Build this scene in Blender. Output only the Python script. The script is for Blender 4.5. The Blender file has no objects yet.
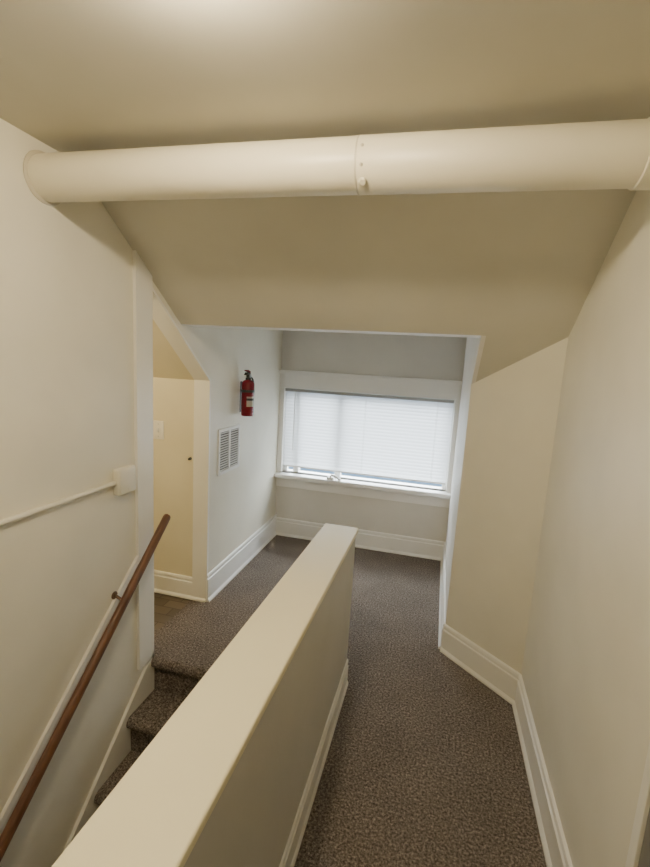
import bpy, bmesh, math, random
from mathutils import Vector, Matrix
random.seed(4)
S = bpy.context.scene
C = S.collection

# ------------------------------------------------------------------ materials
def new_mat(name):
    m = bpy.data.materials.new(name); m.use_nodes = True
    nt = m.node_tree
    return m, nt, nt.nodes['Principled BSDF']

def coords(nt, scale=None):
    tc = nt.nodes.new('ShaderNodeNewGeometry')
    return tc.outputs['Position']

def paint(name, col, rough=0.5, bump=0.04, bscale=60, var=0.04):
    m, nt, b = new_mat(name)
    pos = coords(nt)
    n = nt.nodes.new('ShaderNodeTexNoise'); n.inputs['Scale'].default_value = 3.0; n.inputs['Detail'].default_value = 3
    nt.links.new(pos, n.inputs['Vector'])
    r = nt.nodes.new('ShaderNodeValToRGB')
    r.color_ramp.elements[0].position = 0.3; r.color_ramp.elements[1].position = 0.7
    r.color_ramp.elements[0].color = (*[c * (1 - var) for c in col], 1)
    r.color_ramp.elements[1].color = (*[min(1, c * (1 + var)) for c in col], 1)
    nt.links.new(n.outputs['Fac'], r.inputs['Fac'])
    nt.links.new(r.outputs['Color'], b.inputs['Base Color'])
    b.inputs['Roughness'].default_value = rough
    if bump:
        n2 = nt.nodes.new('ShaderNodeTexNoise'); n2.inputs['Scale'].default_value = bscale; n2.inputs['Detail'].default_value = 2
        nt.links.new(pos, n2.inputs['Vector'])
        bp = nt.nodes.new('ShaderNodeBump'); bp.inputs['Strength'].default_value = bump; bp.inputs['Distance'].default_value = 0.01
        nt.links.new(n2.outputs['Fac'], bp.inputs['Height']); nt.links.new(bp.outputs['Normal'], b.inputs['Normal'])
    return m

def plain(name, col, rough=0.4, metal=0.0):
    m = paint(name, col, rough, 0, 60, 0.03)
    m.node_tree.nodes['Principled BSDF'].inputs['Metallic'].default_value = metal
    return m

def carpet_mat():
    m, nt, b = new_mat('carpet_pile')
    pos = coords(nt)
    n = nt.nodes.new('ShaderNodeTexNoise'); n.inputs['Scale'].default_value = 108; n.inputs['Detail'].default_value = 5
    n.inputs['Roughness'].default_value = 0.85
    nt.links.new(pos, n.inputs['Vector'])
    r = nt.nodes.new('ShaderNodeValToRGB'); e = r.color_ramp.elements
    e[0].position = 0.36; e[0].color = (0.050, 0.042, 0.037, 1)
    e[1].position = 0.66; e[1].color = (0.58, 0.50, 0.435, 1)
    k = e.new(0.5); k.color = (0.21, 0.178, 0.154, 1)
    nt.links.new(n.outputs['Fac'], r.inputs['Fac'])
    n3 = nt.nodes.new('ShaderNodeTexNoise'); n3.inputs['Scale'].default_value = 5; n3.inputs['Detail'].default_value = 2
    nt.links.new(pos, n3.inputs['Vector'])
    mx = nt.nodes.new('ShaderNodeMix'); mx.data_type = 'RGBA'; mx.blend_type = 'MULTIPLY'; mx.inputs[0].default_value = 0.35
    nt.links.new(r.outputs['Color'], mx.inputs[6]); nt.links.new(n3.outputs['Fac'], mx.inputs[7])
    nt.links.new(mx.outputs[2], b.inputs['Base Color'])
    b.inputs['Roughness'].default_value = 1.0
    b.inputs['Specular IOR Level'].default_value = 0.05
    bp = nt.nodes.new('ShaderNodeBump'); bp.inputs['Strength'].default_value = 0.55; bp.inputs['Distance'].default_value = 0.010
    nt.links.new(n.outputs['Fac'], bp.inputs['Height']); nt.links.new(bp.outputs['Normal'], b.inputs['Normal'])
    return m

def wood_mat(name, c0, c1, scale, rough):
    m, nt, b = new_mat(name)
    pos = coords(nt)
    mp = nt.nodes.new('ShaderNodeMapping'); mp.inputs['Scale'].default_value = scale
    nt.links.new(pos, mp.inputs['Vector'])
    n = nt.nodes.new('ShaderNodeTexNoise'); n.inputs['Scale'].default_value = 1; n.inputs['Detail'].default_value = 6
    nt.links.new(mp.outputs['Vector'], n.inputs['Vector'])
    r = nt.nodes.new('ShaderNodeValToRGB')
    r.color_ramp.elements[0].position = 0.35; r.color_ramp.elements[1].position = 0.68
    r.color_ramp.elements[0].color = (*c0, 1); r.color_ramp.elements[1].color = (*c1, 1)
    nt.links.new(n.outputs['Fac'], r.inputs['Fac']); nt.links.new(r.outputs['Color'], b.inputs['Base Color'])
    b.inputs['Roughness'].default_value = rough
    return m

def tile_mat():
    m, nt, b = new_mat('side_room_tile')
    pos = coords(nt)
    br = nt.nodes.new('ShaderNodeTexBrick'); br.offset = 0.5; br.squash = 1.0
    br.inputs['Scale'].default_value = 1.0; br.inputs['Brick Width'].default_value = .16; br.inputs['Row Height'].default_value = .08
    br.inputs['Mortar Size'].default_value = .003
    br.inputs['Color1'].default_value = (.18, .148, .115, 1); br.inputs['Color2'].default_value = (.125, .102, .08, 1); br.inputs['Mortar'].default_value = (.075, .062, .05, 1)
    nt.links.new(pos, br.inputs['Vector']); nt.links.new(br.outputs['Color'], b.inputs['Base Color'])
    b.inputs['Roughness'].default_value = .5
    return m

def slat_mat():
    m, nt, b = new_mat('blind_vinyl')
    out = nt.nodes['Material Output']
    d = nt.nodes.new('ShaderNodeBsdfDiffuse'); d.inputs['Color'].default_value = (0.86, 0.86, 0.86, 1)
    t = nt.nodes.new('ShaderNodeBsdfTranslucent'); t.inputs['Color'].default_value = (0.90, 0.93, 0.96, 1)
    x = nt.nodes.new('ShaderNodeMixShader'); x.inputs[0].default_value = 0.38
    nt.links.new(d.outputs[0], x.inputs[1]); nt.links.new(t.outputs[0], x.inputs[2]); nt.links.new(x.outputs[0], out.inputs['Surface'])
    return m

def glass_mat():
    m, nt, b = new_mat('window_glass')
    out = nt.nodes['Material Output']
    t = nt.nodes.new('ShaderNodeBsdfTransparent'); t.inputs['Color'].default_value = (0.93, 0.96, 0.97, 1)
    g = nt.nodes.new('ShaderNodeBsdfGlossy'); g.inputs['Roughness'].default_value = 0.02
    x = nt.nodes.new('ShaderNodeMixShader'); x.inputs[0].default_value = 0.06
    nt.links.new(t.outputs[0], x.inputs[1]); nt.links.new(g.outputs[0], x.inputs[2]); nt.links.new(x.outputs[0], out.inputs['Surface'])
    return m

def emit(name, col, s):
    m, nt, b = new_mat(name)
    b.inputs['Base Color'].default_value = (0.9, 0.9, 0.9, 1)
    b.inputs['Emission Color'].default_value = (*col, 1); b.inputs['Emission Strength'].default_value = s
    return m

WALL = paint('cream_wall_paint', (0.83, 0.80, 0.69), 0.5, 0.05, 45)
HALF = paint('shaded_half_wall_paint', (0.60, 0.585, 0.54), 0.5, 0.05, 45)  # same paint as the walls, darkened so the colour carries the shade
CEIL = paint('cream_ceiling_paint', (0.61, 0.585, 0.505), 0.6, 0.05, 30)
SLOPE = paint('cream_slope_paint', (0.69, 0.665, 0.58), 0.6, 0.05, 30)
ALC = paint('white_alcove_paint', (0.86, 0.845, 0.81), 0.5, 0.04, 45)
FARW = paint('window_wall_paint', (0.78, 0.765, 0.725), 0.5, 0.04, 45)
TRIM = paint('gloss_trim_paint', (0.91, 0.895, 0.83), 0.28, 0.02, 25, 0.02)
WTRIM = paint('white_window_trim_paint', (0.93, 0.925, 0.905), 0.28, 0.02, 25, 0.02)
CAP = paint('gloss_cap_paint', (0.95, 0.885, 0.66), 0.36, 0.05, 20, 0.02)
PIPE = paint('pipe_paint', (0.83, 0.78, 0.63), 0.40, 0.05, 25)
SEAM = paint('pipe_seam_paint', (0.62, 0.57, 0.45), 0.45, 0.03, 25)
ROOM = paint('warm_room_paint', (0.80, 0.74, 0.55), 0.5, 0.03, 45)
CARPET = carpet_mat()
RAILW = wood_mat('handrail_wood', (0.10, 0.042, 0.020), (0.21, 0.095, 0.048), (90, 8, 8), 0.42)
PLANK = tile_mat()
SLAT = slat_mat(); GLASS = glass_mat()
WHITE = plain('white_plastic', (0.84, 0.84, 0.82), 0.35)
HEADR = plain('shaded_head_rail', (0.42, 0.42, 0.41), 0.4)  # grey colour stands in for the shade under the head casing
IVORY = plain('ivory_plastic', (0.88, 0.86, 0.80), 0.3)
RED = plain('red_enamel', (0.19, 0.006, 0.016), 0.25)
BLACK = plain('black_plastic', (0.02, 0.02, 0.02), 0.4)
STEEL = plain('steel', (0.55, 0.55, 0.55), 0.3, 1.0)
BRASS = plain('dark_bronze', (0.16, 0.10, 0.06), 0.4, 0.6)
VENTD = plain('vent_shadow', (0.075, 0.075, 0.075), 0.8)
LOUV = plain('grey_vent_metal', (0.62, 0.61, 0.59), 0.4)
DOORG = plain('grey_door_paint', (0.22, 0.22, 0.21), 0.5)
LABEL = plain('paper_label', (0.52, 0.46, 0.42), 0.5)
GLOBE = emit('lamp_globe', (1.0, 0.825, 0.545), 360)

# ------------------------------------------------------------------ mesh helpers
def B(): return bmesh.new()

def box(bm, x0, x1, y0, y1, z0, z1, bev=0.0, seg=2):
    vs = [bm.verts.new((x, y, z)) for z in (z0, z1) for y in (y0, y1) for x in (x0, x1)]
    fs = [(0, 2, 3, 1), (4, 5, 7, 6), (0, 1, 5, 4), (2, 6, 7, 3), (0, 4, 6, 2), (1, 3, 7, 5)]
    F = [bm.faces.new([vs[i] for i in f]) for f in fs]
    if bev:
        es = set(e for f in F for e in f.edges)
        bmesh.ops.bevel(bm, geom=list(es), offset=bev, segments=seg, affect='EDGES', profile=0.5)

def prism(bm, pts, axis, a, b, bev=0.0, seg=2):
    def P(p, t):
        if axis == 'X': return (t, p[0], p[1])
        if axis == 'Y': return (p[0], t, p[1])
        return (p[0], p[1], t)
    v0 = [bm.verts.new(P(p, a)) for p in pts]; v1 = [bm.verts.new(P(p, b)) for p in pts]
    n = len(pts)
    F = [bm.faces.new(v0), bm.faces.new(v1[::-1])]
    for i in range(n):
        F.append(bm.faces.new((v0[i], v1[i], v1[(i + 1) % n], v0[(i + 1) % n])))
    if bev:
        bmesh.ops.recalc_face_normals(bm, faces=bm.faces[:])
        es = set(e for f in F for e in f.edges)
        bmesh.ops.bevel(bm, geom=list(es), offset=bev, segments=seg, affect='EDGES', profile=0.5)

def lathe(bm, prof, o, axis=(0, 0, 1), n=28):
    ax = Vector(axis).normalized(); o = Vector(o)
    u = ax.orthogonal().normalized(); w = ax.cross(u)
    rings = []
    for r, h in prof:
        rings.append([bm.verts.new(o + ax * h + (u * math.cos(2 * math.pi * k / n) + w * math.sin(2 * math.pi * k / n)) * max(r, 1e-4)) for k in range(n)])
    for a, b in zip(rings, rings[1:]):
        for k in range(n):
            bm.faces.new((a[k], a[(k + 1) % n], b[(k + 1) % n], b[k]))
    bm.faces.new(rings[0][::-1]); bm.faces.new(rings[-1])

def tube(bm, pts, r, n=12):
    pts = [Vector(p) for p in pts]
    rings = []; u = None
    for i, p in enumerate(pts):
        t = (pts[min(i + 1, len(pts) - 1)] - pts[max(i - 1, 0)]).normalized()
        u = t.orthogonal().normalized() if u is None else (u - t * u.dot(t)).normalized()
        w = t.cross(u)
        rings.append([bm.verts.new(p + (u * math.cos(2 * math.pi * k / n) + w * math.sin(2 * math.pi * k / n)) * r) for k in range(n)])
    for a, b in zip(rings, rings[1:]):
        for k in range(n):
            bm.faces.new((a[k], a[(k + 1) % n], b[(k + 1) % n], b[k]))
    bm.faces.new(rings[0][::-1]); bm.faces.new(rings[-1])

ROOT = {}
def obj(name, bm, mat, parent=None, smooth=False, label=None):
    bmesh.ops.recalc_face_normals(bm, faces=bm.faces[:])
    off = ROOT.get(parent.name, Vector((0, 0, 0))) if parent else Vector((0, 0, 0))
    for v in bm.verts: v.co -= off
    me = bpy.data.meshes.new(name); bm.to_mesh(me); bm.free()
    me.materials.append(mat)
    if smooth:
        for p in me.polygons: p.use_smooth = True
        try: me.set_sharp_from_angle(angle=math.radians(38))
        except Exception: pass
    o = bpy.data.objects.new(name, me); C.objects.link(o)
    if parent:
        o.parent = parent; ROOT[o.name] = off
    if label: o['label'] = label
    return o

def thing(name, label, cat, loc, group=None):
    o = bpy.data.objects.new(name, None); C.objects.link(o); o.location = loc
    o.empty_display_size = 0.05
    o['label'] = label; o['category'] = cat
    if group: o['group'] = group
    ROOT[o.name] = Vector(loc)
    return o

def struct(name, bm, mat, parent=None, smooth=False, label=None, cat=None):
    o = obj(name, bm, mat, parent, smooth)
    if not parent: o['kind'] = 'structure'
    if label: o['label'] = label
    if cat: o['category'] = cat
    return o

# ------------------------------------------------------------------ dimensions
XL, XR, YB, ZC = -1.36, 0.52, -0.70, 2.28
YN = 1.876                       # landing edge / near jamb of the side doorway
YD = 2.46                        # far end of the side doorway
YF = 3.72                        # window wall
XN, XA = 0.166, 0.182            # right side of the alcove, near and far end
Y0 = 1.445
def zs(y): return 1.766 - 0.74 * (y - 2.14)
YH = 2.14

# ------------------------------------------------------------------ shell
bm = B(); prism(bm, [(-0.46, YB), (0.62, YB), (0.62, 2.6), (0.3, 2.6), (0.3, 3.8), (XL, 3.8), (XL, YN), (-0.46, YN)], 'Z', -0.2, 0)
box(bm, XL - .1, XL, YN, YD, -.2, 0)
struct('floor', bm, CARPET, label='brown grey speckled carpet over hall and landing', cat='floor')
bm = B(); box(bm, -2.5, XL - .1, 0.9, YD + .1, -0.15, -0.010)
struct('floor_side_room', bm, PLANK, label='dull brown tile floor beyond the side doorway', cat='floor')
bm = B(); box(bm, XL, -0.462, YB, 0.2, -2.1, -2.0)
struct('floor_stair_bottom', bm, CARPET, label='carpet at the foot of the stairs', cat='floor')

bm = B()
box(bm, XL - .1, XL, YB, 1.45, -2.2, 2.36)
prism(bm, [(1.45, -2.2), (YN, -2.2), (YN, 2.06), (1.45, 2.36)], 'X', XL - .1, XL)
prism(bm, [(YN, 1.925), (YD, 1.462), (YD, 2.06), (YN, 2.06)], 'X', XL - .1, XL)
box(bm, XL - .1, XL, YD, 3.86, -.15, 2.06)
struct('wall_left', bm, WALL, label='left wall with the side doorway', cat='wall')
bm = B(); prism(bm, [(XR, YB), (XR, 2.13), (0.62, 2.2), (0.62, YB)], 'Z', -0.2, 2.4)
struct('wall_right', bm, WALL, label='right hand hall wall', cat='wall')
bm = B(); prism(bm, [(XR, 2.13), (XN, 2.449), (XA + .12, 2.56), (0.63, 2.2)], 'Z', -0.1, 2.2)
struct('wall_diagonal', bm, WALL, label='angled wall between hall and window alcove', cat='wall')
bm = B(); prism(bm, [(XN, 2.449), (XA, 3.86), (XA + .12, 3.86), (XA + .12, 2.56)], 'Z', -0.1, 2.05)
prism(bm, [(YH, zs(YH)), (2.449, zs(2.449)), (2.449, 2.05), (YH, 2.05)], 'X', XN, XN + .02)
struct('wall_alcove_right', bm, ALC, label='right side wall of the window alcove', cat='wall')
# window wall with its opening
WX0, WX1, WZ0, WZ1 = -1.315, 0.142, 0.60, 1.375
bm = B()
box(bm, XL - .1, WX0, YF, 3.86, -.1, 2.05); box(bm, WX1, XA + .12, YF, 3.86, -.1, 2.05)
box(bm, WX0, WX1, YF, 3.86, -.1, WZ0); box(bm, WX0, WX1, YF, 3.86, WZ1, 2.05)
struct('wall_far', bm, FARW, label='window wall at the end of the alcove', cat='wall')
bm = B(); box(bm, XL - .1, 0.62, YB - .1, YB, -2.2, 2.4)
struct('wall_back', bm, WALL, label='wall behind the camera', cat='wall')
# side room
bm = B(); box(bm, -2.5, XL - .1, YD, YD + .1, -.1, 1.7)
struct('wall_side_room', bm, ROOM, label='warm beige knee wall seen through the side doorway', cat='wall')
bm = B(); box(bm, -2.5, -2.4, 0.9, YD + .1, -.1, 2.9); box(bm, -2.5, XL - .1, 0.8, 0.9, -.1, 2.9)
struct('wall_side_room_back', bm, ROOM, label='hidden walls of the side room', cat='wall')
bm = B(); prism(bm, [(YD + .1, 1.455 - .08), (0.8, 1.455 + .8 * 1.66), (0.8, 3.0), (YD + .1, 1.6)], 'X', -2.5, XL - .1)
struct('ceiling_side_room', bm, ROOM, label='sloped ceiling inside the side room', cat='ceiling')

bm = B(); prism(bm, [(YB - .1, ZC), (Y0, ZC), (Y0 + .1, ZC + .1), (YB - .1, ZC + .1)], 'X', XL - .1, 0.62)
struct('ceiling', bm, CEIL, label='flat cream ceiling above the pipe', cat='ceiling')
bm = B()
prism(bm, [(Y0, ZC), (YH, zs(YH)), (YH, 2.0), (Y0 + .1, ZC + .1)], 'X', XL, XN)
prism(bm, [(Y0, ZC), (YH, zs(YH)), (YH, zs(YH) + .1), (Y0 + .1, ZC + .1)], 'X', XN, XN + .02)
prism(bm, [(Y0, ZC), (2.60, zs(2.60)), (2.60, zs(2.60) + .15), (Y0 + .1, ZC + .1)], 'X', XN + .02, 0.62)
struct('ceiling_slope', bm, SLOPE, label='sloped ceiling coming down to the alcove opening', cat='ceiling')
bm = B(); box(bm, XL - .1, XA + .12, YH, 3.86, 1.9, 2.05)
struct('ceiling_alcove', bm, ALC, label='low ceiling of the window alcove', cat='ceiling')
bm = B(); box(bm, XL, XN, YH, YH + .15, zs(YH), 1.9)  # header lip; the daylight on its underside is put in as white colour
struct('trim_lit_lip', bm, WTRIM, label='header lip along the top of the alcove opening, coloured white for the daylight on it', cat='trim')

# half wall between hall and stairs
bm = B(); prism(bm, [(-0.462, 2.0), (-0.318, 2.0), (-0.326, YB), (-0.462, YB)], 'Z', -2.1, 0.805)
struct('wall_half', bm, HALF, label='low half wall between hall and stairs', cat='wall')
bm = B(); prism(bm, [(-0.474, 2.008), (-0.308, 2.008), (-0.323, YB), (-0.515, YB)], 'Z', .805, .832, .006, 3)
struct('trim_11', bm, CAP, None, True, label='flat painted cap on top of the half wall', cat='cap')

# ------------------------------------------------------------------ baseboards and trims
def baseboard(name, p0, p1, h, label, thick=1.0, mat=TRIM):
    p0 = Vector((*p0, 0)); p1 = Vector((*p1, 0))
    d = (p1 - p0).normalized(); n = Vector((-d.y, d.x, 0))      # left of travel = into the room
    prof = [(0, 0), (.026, 0), (.025, .010), (.018, .019), (.015, .022), (.015, h - .035), (.009, h - .031), (.009, h - .022), (.013, h - .016), (.010, h - .004), (.004, h), (0, h)]
    bm = B()
    a = [bm.verts.new(p0 + n * q * thick + Vector((0, 0, z))) for q, z in prof]
    b = [bm.verts.new(p1 + n * q * thick + Vector((0, 0, z))) for q, z in prof]
    k = len(prof)
    bm.faces.new(a); bm.faces.new(b[::-1])
    for i in range(k): bm.faces.new((a[i], b[i], b[(i + 1) % k], a[(i + 1) % k]))
    return struct(name, bm, mat, label=label, cat='baseboard')

baseboard('baseboard_left', (XL, YF), (XL, YD - .012), .19, 'baseboard under the vent grille', mat=WTRIM)
baseboard('baseboard_far', (XA, YF), (XL, YF), .165, 'baseboard under the window', mat=WTRIM)
baseboard('baseboard_alcove_right', (XN, 2.449), (XA, YF), .165, 'baseboard on the right side of the alcove', mat=WTRIM)
baseboard('baseboard_diagonal', (XR, 2.13), (XN, 2.449), .165, 'baseboard on the angled wall')
baseboard('baseboard_right', (XR, .985), (XR, 2.13), .165, 'baseboard on the right wall')
baseboard('baseboard_middle', (-0.318, 2.0), (-0.326, YB), .14, 'baseboard on the half wall', .6)
baseboard('baseboard_half_end', (-0.462, 2.0), (-0.318, 2.0), .14, 'baseboard on the end of the half wall', .6)
baseboard('baseboard_side_room', (XL, YD), (-2.4, YD), .15, 'baseboard on the beige wall inside the doorway')

bm = B(); prism(bm, [(1.757, 0.62), (1.757, zs(1.757) - .002), (YN, zs(YN) - .002), (YN, 0.0), (1.757, 0.0)], 'X', XL, XL + .016)
struct('trim_1', bm, TRIM, label='flat casing on the near side of the side doorway', cat='trim')
bm = B()
prism(bm, [(YD - .016, 0), (YD, 0), (YD, 1.462), (YD - .016, 1.4585)], 'X', XL - .1, XL + .007)
prism(bm, [(YD - .016, 1.4585), (YD, 1.462), (YN, 1.925), (YN, 1.909)], 'X', XL - .1, XL + .007)
struct('trim_2', bm, TRIM, label='sloped and upright lining boards of the side doorway', cat='trim')
# sloped trim strip and stair skirts
def sl(y): return 0.638 + 0.89 * (y - 1.781)
bm = B(); prism(bm, [(1.757, sl(1.757)), (1.757, sl(1.757) - .035), (YB, sl(YB) - .035), (YB, sl(YB))], 'X', XL, XL + .014)
struct('trim_3', bm, TRIM, label='sloped strip on the left wall above the stairs', cat='trim')
def sk(y): return 0.03 + 0.89 * (y - YN)
skirt = [(YN, sk(YN)), (YN, -.45), (YB + .5, -2.0), (YB + .2, -2.0), (YB + .2, sk(YB + .2))]
bm = B(); prism(bm, skirt, 'X', XL, XL + .016)
struct('trim_4', bm, TRIM, label='stair skirt board along the left wall', cat='trim')
bm = B(); prism(bm, skirt, 'X', -.476, -.462)
struct('trim_12', bm, TRIM, label='stair skirt board along the half wall', cat='trim')
# window casing
bm = B(); box(bm, XL, XA, YF - .026, YF, WZ1, 1.50, .002); box(bm, XL, XA, YF - .055, YF, 1.496, 1.526, .004)
struct('trim_5', bm, WTRIM, label='wide head casing above the window', cat='trim')
bm = B(); box(bm, XL, WX0, YF - .02, YF, WZ0, WZ1, .002)
struct('trim_6', bm, WTRIM, label='narrow left window casing', cat='trim')
bm = B(); box(bm, WX1, XA, YF - .02, YF, WZ0, WZ1, .002)
struct('trim_7', bm, WTRIM, label='narrow right window casing', cat='trim')
bm = B(); box(bm, XL, XA, YF - .085, YF + .08, WZ0 - .036, WZ0, .006, 3)
struct('trim_8', bm, WTRIM, label='window sill board', cat='sill', smooth=True)
bm = B(); box(bm, XL, XA, YF - .02, YF, WZ0 - .13, WZ0 - .036, .002)
struct('trim_9', bm, WTRIM, label='apron under the window sill', cat='trim')
# door on the right beside the camera
bm = B(); box(bm, XR - .014, XR, .955, .985, 0, 2.1, .002)
struct('trim_10', bm, TRIM, label='door casing edge on the right wall', cat='trim')
bm = B(); box(bm, XR - .006, XR, .12, .955, 0.01, 2.06)
struct('door_1', bm, DOORG, label='grey door at the right edge of the hall', cat='door')

# window
bm = B()
t = .035
wy0, wy1 = 3.755, 3.80
box(bm, WX0, WX0 + t, wy0, wy1, WZ0, WZ1); box(bm, WX1 - t, WX1, wy0, wy1, WZ0, WZ1)
box(bm, WX0 + t, WX1 - t, wy0, wy1, WZ0, WZ0 + .010); box(bm, WX0 + t, WX1 - t, wy0, wy1, WZ1 - t, WZ1)
for x in (-1.19, -.80):
    box(bm, x - .024, x + .024, wy0 - .016, wy1, WZ0 + .010, WZ1 - t)
wn = struct('window_1', bm, WHITE, label='wide window behind the blinds', cat='window')
bm = B(); box(bm, WX0 + t, WX1 - t, 3.778, 3.782, WZ0 + .010, WZ1 - t)
struct('pane', bm, GLASS, wn)

# ------------------------------------------------------------------ staircase
st = thing('staircase', 'carpeted stairs going down beside the half wall', 'stairs', (-0.9, YN, -2.0))
NR = .030
for k in range(1, 10):
    yb = YN - .22 * (k - 1); yf = YN - .22 * k; z = -.2 * k
    bm = B()
    nose = [(yf + .024 - NR * math.sin(a), z - NR + NR * math.cos(a)) for a in [i * math.pi / 10 for i in range(0, 11)]]
    pts = [(yb + .05, z)] + nose + [(yf + .026, z - .205), (yb + .05, z - .205)]
    prism(bm, pts, 'X', XL + .016, -0.478)
    obj('step', bm, CARPET, st, smooth=True)
bm = B()
nose = [(YN - NR * math.sin(a), -NR + NR * math.cos(a)) for a in [i * math.pi / 10 for i in range(0, 11)]]
prism(bm, nose, 'X', XL + .016, -.478)
obj('landing_nosing', bm, CARPET, st, smooth=True)

# ------------------------------------------------------------------ ceiling pipe
pp = thing('ceiling_pipe', 'thick cream painted pipe running across below the ceiling', 'pipe', (-.42, 1.32, 2.16))
PA = Vector((XL, 1.315, 2.168)); PB = Vector((XR, 1.33, 2.152)); pd = (PB - PA).normalized()
def pat(x): return PA + (PB - PA) * ((x - XL) / (XR - XL))
xs = -.272
bm = B(); lathe(bm, [(.0722, 0), (.0722, (pat(xs + .01) - PA).length)], PA, pd, 56); obj('pipe_section', bm, PIPE, pp, True)
L1 = (PB - pat(xs)).length
bm = B(); lathe(bm, [(.0724, .000), (.0730, .001), (.0730, L1)], pat(xs), pd, 56); obj('pipe_section', bm, PIPE, pp, True)
bm = B(); lathe(bm, [(.0722, -.004), (.0733, -.003), (.0736, -.001), (.0733, .001), (.072, .0015)], pat(xs), pd, 56); obj('seam', bm, SEAM, pp, True)
bm = B(); lathe(bm, [(.073, 0), (.0775, .003), (.0775, .05), (.073, .053)], pat(.425), pd, 56); obj('coupling', bm, PIPE, pp, True)
bm = B(); lathe(bm, [(.083, 0), (.0825, .003), (.079, .006), (.0722, .007)], PA, pd, 40); obj('wall_collar', bm, SEAM, pp, True)
a = math.radians(-52); nrm = Vector((0, -math.cos(a), math.sin(a)))
bm = B(); lathe(bm, [(.011, -.004), (.011, .004), (.008, .007)], pat(xs + .018) + nrm * .073, nrm, 12); obj('tab', bm, PIPE, pp, True)
for ang in (18, -20):
    a = math.radians(ang); nrm = Vector((0, -math.cos(a), math.sin(a)))
    bm = B(); lathe(bm, [(.0045, -.003), (.0045, .002), (.002, .0035)], pat(xs + .016) + nrm * .073, nrm, 10); obj('rivet', bm, SEAM, pp, True)

# ------------------------------------------------------------------ handrail
hr = thing('handrail', 'brown wooden handrail sloping down the left stair wall', 'handrail', (-1.29, 1.4, .3))
q0 = Vector((-1.288, 1.915, .784)); dy = Vector((0, -1, -.905)).normalized()
bm = B()
prof = [(math.cos(t_) * .0185, math.sin(t_) * .022) for t_ in [i * math.pi / 9 for i in range(18)]]
rings = []
for dd, s in ((0, .7), (.006, .93), (.016, 1), (3.2, 1)):
    rings.append([bm.verts.new(q0 + dy * dd + Vector((1, 0, 0)) * a * s + Vector((0, -.671, .741)) * b * s) for a, b in prof])
for a, b in zip(rings, rings[1:]):
    for k in range(18): bm.faces.new((a[k], a[(k + 1) % 18], b[(k + 1) % 18], b[k]))
bm.faces.new(rings[0]); bm.faces.new(rings[-1][::-1])
obj('rail', bm, RAILW, hr, True)
for dd in (.42, 1.9):
    p = q0 + dy * dd
    bm = B(); zz = p.z - .012
    lathe(bm, [(.018, 0), (.018, .004), (.014, .008), (.007, .010)], (XL, p.y, zz), (1, 0, 0), 20)
    tube(bm, [(XL + .005, p.y, zz), (XL + .03, p.y, zz - .010), (XL + .058, p.y, zz - .026), (XL + .072, p.y, p.z - .020)], .007)
    obj('bracket', bm, BRASS, hr, True)

# ------------------------------------------------------------------ conduit and outlet box
cd = B(); tube(cd, [(XL + .011, -.6, 1.025), (XL + .011, 1.606, 1.025)], .011, 14)
o = obj('wire_conduit', cd, WALL, None, True)
o['label'] = 'thin painted wire conduit running along the left wall into the box'; o['category'] = 'conduit'
bx = thing('junction_box', 'cream surface mounted electrical box at the end of the wall conduit', 'electrical box', (XL, 1.667, 1.026))
bm = B(); box(bm, XL, XL + .034, 1.608, 1.720, .967, 1.087, .006, 3); obj('body', bm, WALL, bx, True)
bm = B(); box(bm, XL + .034, XL + .037, 1.613, 1.715, .972, 1.082, .0014, 2); cv = obj('cover_plate', bm, WALL, bx, True)
for z in (.988, 1.066):
    bm = B(); lathe(bm, [(.003, 0), (.003, .001), (.002, .0015)], (XL + .037, 1.665, z), (1, 0, 0), 10); obj('screw', bm, WALL, cv, True)

# ------------------------------------------------------------------ light switch in the side room
ls = thing('light_switch', 'ivory toggle light switch on the beige wall inside the doorway', 'light switch', (-1.719, YD, 1.119))
bm = B(); box(bm, -1.757, -1.681, YD - .008, YD, 1.059, 1.179, .003, 3); pl = obj('plate', bm, IVORY, ls, True)
bm = B(); box(bm, -1.7245, -1.7135, YD - .022, YD - .008, 1.106, 1.132, .002, 2); obj('toggle', bm, WHITE, ls, True)
for z in (1.079, 1.159):
    bm = B(); lathe(bm, [(.0035, 0), (.0035, .001), (.002, .0015)], (-1.719, YD - .008, z), (0, -1, 0), 10); obj('screw', bm, STEEL, pl, True)
bm = B(); lathe(bm, [(.009, 0), (.009, .002), (.005, .005), (.005, .014), (.008, .018), (.006, .022)], (-1.49, YD, .955), (0, -1, 0), 14)
o = obj('wall_peg', bm, BLACK, None, True); o['label'] = 'tiny dark peg on the beige wall inside the doorway, below the switch'; o['category'] = 'peg'

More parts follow.
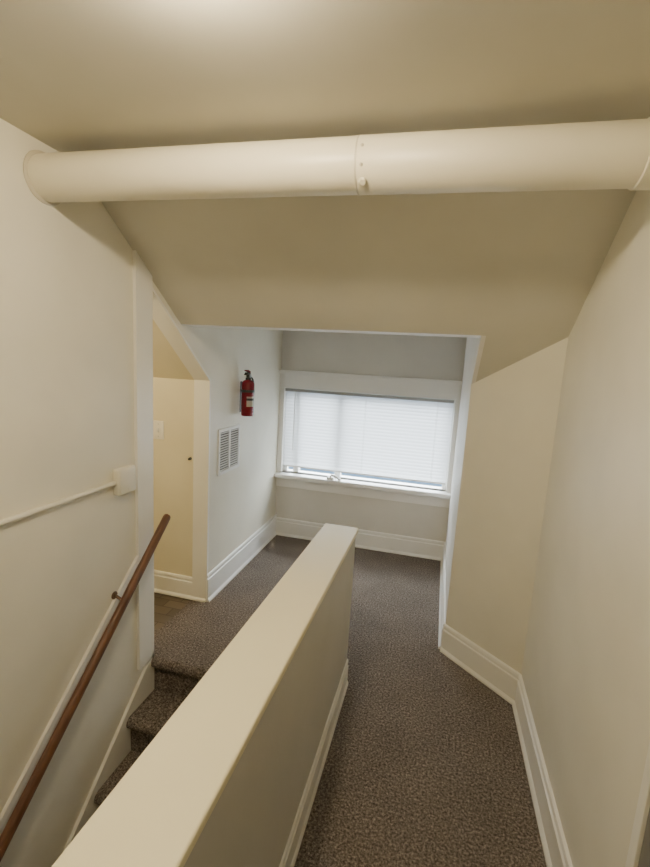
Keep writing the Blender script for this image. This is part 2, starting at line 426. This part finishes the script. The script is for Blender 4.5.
# ------------------------------------------------------------------ air vent
vt = thing('air_vent', 'white square return air grille low on the left alcove wall', 'vent', (XL, 2.735, .83))
vy0, vy1, vz0, vz1 = 2.572, 2.892, .826, 1.138
bm = B(); f = .022
box(bm, XL, XL + .009, vy0, vy0 + f, vz0, vz1, .002); box(bm, XL, XL + .009, vy1 - f, vy1, vz0, vz1, .002)
box(bm, XL, XL + .009, vy0 + f, vy1 - f, vz0, vz0 + f, .002); box(bm, XL, XL + .009, vy0 + f, vy1 - f, vz1 - f, vz1, .002)
ym = (vy0 + vy1) / 2
box(bm, XL, XL + .009, ym - .010, ym + .010, vz0 + f, vz1 - f, .002)
obj('frame', bm, ALC, vt)
bm = B(); box(bm, XL, XL + .0015, vy0 + f, vy1 - f, vz0 + f, vz1 - f); obj('backing', bm, VENTD, vt)
for (a, b) in ((vy0 + f, ym - .010), (ym + .010, vy1 - f)):
    bm = B(); n = 16
    for i in range(n):
        z = vz0 + f + (i + .5) * (vz1 - vz0 - 2 * f) / n
        prism(bm, [(XL + .002, z + .004), (XL + .008, z - .002), (XL + .008, z - .004), (XL + .002, z + .002)], 'Y', a, b)
    obj('louvers', bm, LOUV, vt)
for y in (vy0 + .011, vy1 - .011):
    bm = B(); lathe(bm, [(.005, 0), (.005, .001), (.003, .002)], (XL + .009, y, (vz0 + vz1) / 2), (1, 0, 0), 10); obj('screw', bm, STEEL, vt, True)

# ------------------------------------------------------------------ fire extinguisher
ex, ey, ez = XL + .066, 2.875, 1.205
fe = thing('fire_extinguisher', 'red fire extinguisher hanging on the left alcove wall above the vent', 'fire extinguisher', (ex, ey, ez))
bm = B(); box(bm, XL, XL + .004, ey + .012, ey + .04, ez + .02, ez + .24, .001)
box(bm, XL + .004, ex - .038, ey + .014, ey + .030, ez + .168, ez + .186)
obj('wall_bracket', bm, BLACK, fe)
bm = B(); n = 32
ri, ro = .0452, .0468
ringv = []
for z in (ez + .168, ez + .186):
    for r in (ri, ro):
        ringv.append([bm.verts.new((ex + r * math.cos(2 * math.pi * k / n), ey + r * math.sin(2 * math.pi * k / n), z)) for k in range(n)])
for (p, q) in ((0, 1), (1, 3), (3, 2), (2, 0)):
    for k in range(n): bm.faces.new((ringv[p][k], ringv[p][(k + 1) % n], ringv[q][(k + 1) % n], ringv[q][k]))
obj('strap', bm, BLACK, fe, True)
bm = B(); lathe(bm, [(.032, 0), (.041, .002), (.0445, .010), (.0445, .220), (.043, .234), (.035, .247), (.022, .254), (.016, .256), (.016, .262)], (ex, ey, ez), (0, 0, 1), 36)
cyl = obj('cylinder', bm, RED, fe, True)
def patch(nm, a_0, a_1, z0, z1, mat, r=.0449):
    bm = B(); n = 14
    for i in range(n):
        a0 = math.radians(a_0 + (a_1 - a_0) * i / n); a1 = math.radians(a_0 + (a_1 - a_0) * (i + 1) / n)
        vs = [bm.verts.new((ex + r * math.cos(a), ey + r * math.sin(a), ez + z)) for a, z in ((a0, z0), (a1, z0), (a1, z1), (a0, z1))]
        bm.faces.new(vs)
    return obj(nm, bm, mat, cyl, True)
patch('label', -75, 0, .07, .14, LABEL)
patch('label_band', -75, 0, .112, .128, BLACK, .0452)
bm = B(); lathe(bm, [(.019, .256), (.019, .268), (.014, .272), (.014, .292), (.010, .296)], (ex, ey, ez), (0, 0, 1), 20); obj('valve', bm, BLACK, fe, True)
bm = B(); prism(bm, [(ey + .018, ez + .288), (ey - .03, ez + .296), (ey - .045, ez + .288), (ey - .047, ez + .293), (ey - .03, ez + .306), (ey + .018, ez + .302)], 'X', ex - .011, ex + .011); obj('carry_handle', bm, BLACK, fe)
bm = B(); prism(bm, [(ey + .014, ez + .302), (ey - .03, ez + .314), (ey - .044, ez + .316), (ey - .044, ez + .323), (ey - .026, ez + .325), (ey + .014, ez + .314)], 'X', ex - .011, ex + .011); obj('squeeze_lever', bm, RED, fe)
bm = B(); lathe(bm, [(.012, 0), (.012, .008), (.009, .010)], (ex + .014, ey - .004, ez + .282), (1, 0, 0), 16); obj('pressure_gauge', bm, STEEL, fe, True)
bm = B(); tube(bm, [(ex, ey + .012, ez + .280), (ex + .010, ey + .026, ez + .276), (ex + .018, ey + .038, ez + .258), (ex + .024, ey + .044, ez + .225), (ex + .024, ey + .046, ez + .15)], .0055)
obj('hose', bm, BLACK, fe, True)

# ------------------------------------------------------------------ blinds
bx0, bx1, yb = WX0 + .008, WX1 - .008, YF - .008
ZB = .664
bl = thing('window_blind', 'white horizontal mini blind lowered over the alcove window', 'blind', ((bx0 + bx1) / 2, yb, ZB))
bm = B(); box(bm, bx0, bx1, yb - .018, yb + .014, WZ1 - .030, WZ1 - .006, .002); obj('head_rail', bm, HEADR, bl)
bm = B(); box(bm, bx0, bx1, yb - .013, yb + .012, ZB, ZB + .015, .004, 3); obj('bottom_rail', bm, WHITE, bl, True)
bm = B(); z = ZB + .032; tilt = math.radians(56)
while z < WZ1 - .036:
    rows = []
    for s in (-1, -.5, 0, .5, 1):
        w = .0230 * s; c = .0035 * (1 - s * s)
        rows.append((yb + w * math.cos(tilt) - c * math.sin(tilt), z + w * math.sin(tilt) + c * math.cos(tilt)))
    va = [bm.verts.new((bx0 + .003, y, zz)) for y, zz in rows]; vb = [bm.verts.new((bx1 - .003, y, zz)) for y, zz in rows]
    for i in range(4): bm.faces.new((va[i], va[i + 1], vb[i + 1], vb[i]))
    z += .0285
obj('slats', bm, SLAT, bl, True)
for x in (-1.17, -.58, .01):
    bm = B()
    for dx in (-.004, .004):
        tube(bm, [(x + dx, yb - .018, ZB + .01), (x + dx, yb - .018, WZ1 - .03)], .0011, 6)
    obj('ladder_cord', bm, WHITE, bl)
bm = B(); tube(bm, [(-1.21, yb - .024, WZ1 - .03), (-1.21, yb - .026, .82)], .004, 8); obj('tilt_wand', bm, WHITE, bl, True)

# object on the sill
ck = thing('window_crank', 'small white crank handle lying on the window sill', 'handle', (-.83, YF - .045, WZ0))
bm = B(); box(bm, -.875, -.815, YF - .068, YF - .03, WZ0, WZ0 + .022, .006, 3); obj('base', bm, WHITE, ck, True)
bm = B(); tube(bm, [(-.845, YF - .05, WZ0 + .018), (-.835, YF - .055, WZ0 + .042), (-.80, YF - .06, WZ0 + .036), (-.765, YF - .062, WZ0 + .016)], .009); obj('arm', bm, WHITE, ck, True)
bm = B(); lathe(bm, [(.006, 0), (.013, .004), (.013, .020), (.006, .024)], (-.762, YF - .060, WZ0 + .001), (0, 0, 1), 14); obj('knob', bm, WHITE, ck, True)

# ------------------------------------------------------------------ lamp on the ceiling just above the frame
def ceiling_lamp(x, y, mat, label):
    lp = thing('ceiling_lamp', label, 'lamp', (x, y, ZC))
    bm = B(); lathe(bm, [(.078, 0), (.078, -.010), (.070, -.014)], (x, y, ZC), (0, 0, 1), 28); obj('base', bm, WHITE, lp, True)
    bm = B(); lathe(bm, [(.062, -.014), (.064, -.022), (.061, -.036), (.052, -.050), (.034, -.060), (.015, -.065), (.003, -.066)], (x, y, ZC), (0, 0, 1), 28); obj('globe', bm, mat, lp, True)
ceiling_lamp(-.46, .70, GLOBE, 'small round ceiling lamp just before the pipe')

ld = bpy.data.lights.new('side_room_light', 'POINT'); ld.energy = 11.5; ld.color = (1, .80, .50); ld.shadow_soft_size = .08
lo = bpy.data.objects.new('side_room_light', ld); C.objects.link(lo); lo.location = (-1.95, 1.5, 1.85)

# ------------------------------------------------------------------ world (overcast daylight above bluish ground)
w = bpy.data.worlds.new('World'); S.world = w; w.use_nodes = True
nt = w.node_tree; bg = nt.nodes['Background']; bg.inputs['Strength'].default_value = 21.0
tc = nt.nodes.new('ShaderNodeTexCoord'); sp = nt.nodes.new('ShaderNodeSeparateXYZ'); rp = nt.nodes.new('ShaderNodeValToRGB')
mr = nt.nodes.new('ShaderNodeMapRange'); mr.inputs[1].default_value = -.25; mr.inputs[2].default_value = .25
nt.links.new(tc.outputs['Generated'], sp.inputs[0]); nt.links.new(sp.outputs['Z'], mr.inputs[0]); nt.links.new(mr.outputs[0], rp.inputs['Fac'])
rp.color_ramp.elements[0].position = .3; rp.color_ramp.elements[0].color = (.022, .036, .055, 1)
rp.color_ramp.elements[1].position = .6; rp.color_ramp.elements[1].color = (.96, .98, 1, 1)
nt.links.new(rp.outputs['Color'], bg.inputs['Color'])

# ------------------------------------------------------------------ camera
cam = bpy.data.cameras.new('camera'); co = bpy.data.objects.new('camera', cam); C.objects.link(co)
cam.sensor_fit = 'HORIZONTAL'; cam.sensor_width = 36; cam.lens = 440 / 650 * 36; cam.clip_start = .02
zc = Vector((.2393, -.9584, .1559)).normalized()
xc = Vector((.9666, .2505, .0562)); xc = (xc - zc * xc.dot(zc)).normalized(); yc = zc.cross(xc)
co.matrix_world = Matrix(((xc.x, yc.x, zc.x, 0), (xc.y, yc.y, zc.y, 0), (xc.z, yc.z, zc.z, 1.6), (0, 0, 0, 1)))
S.camera = co
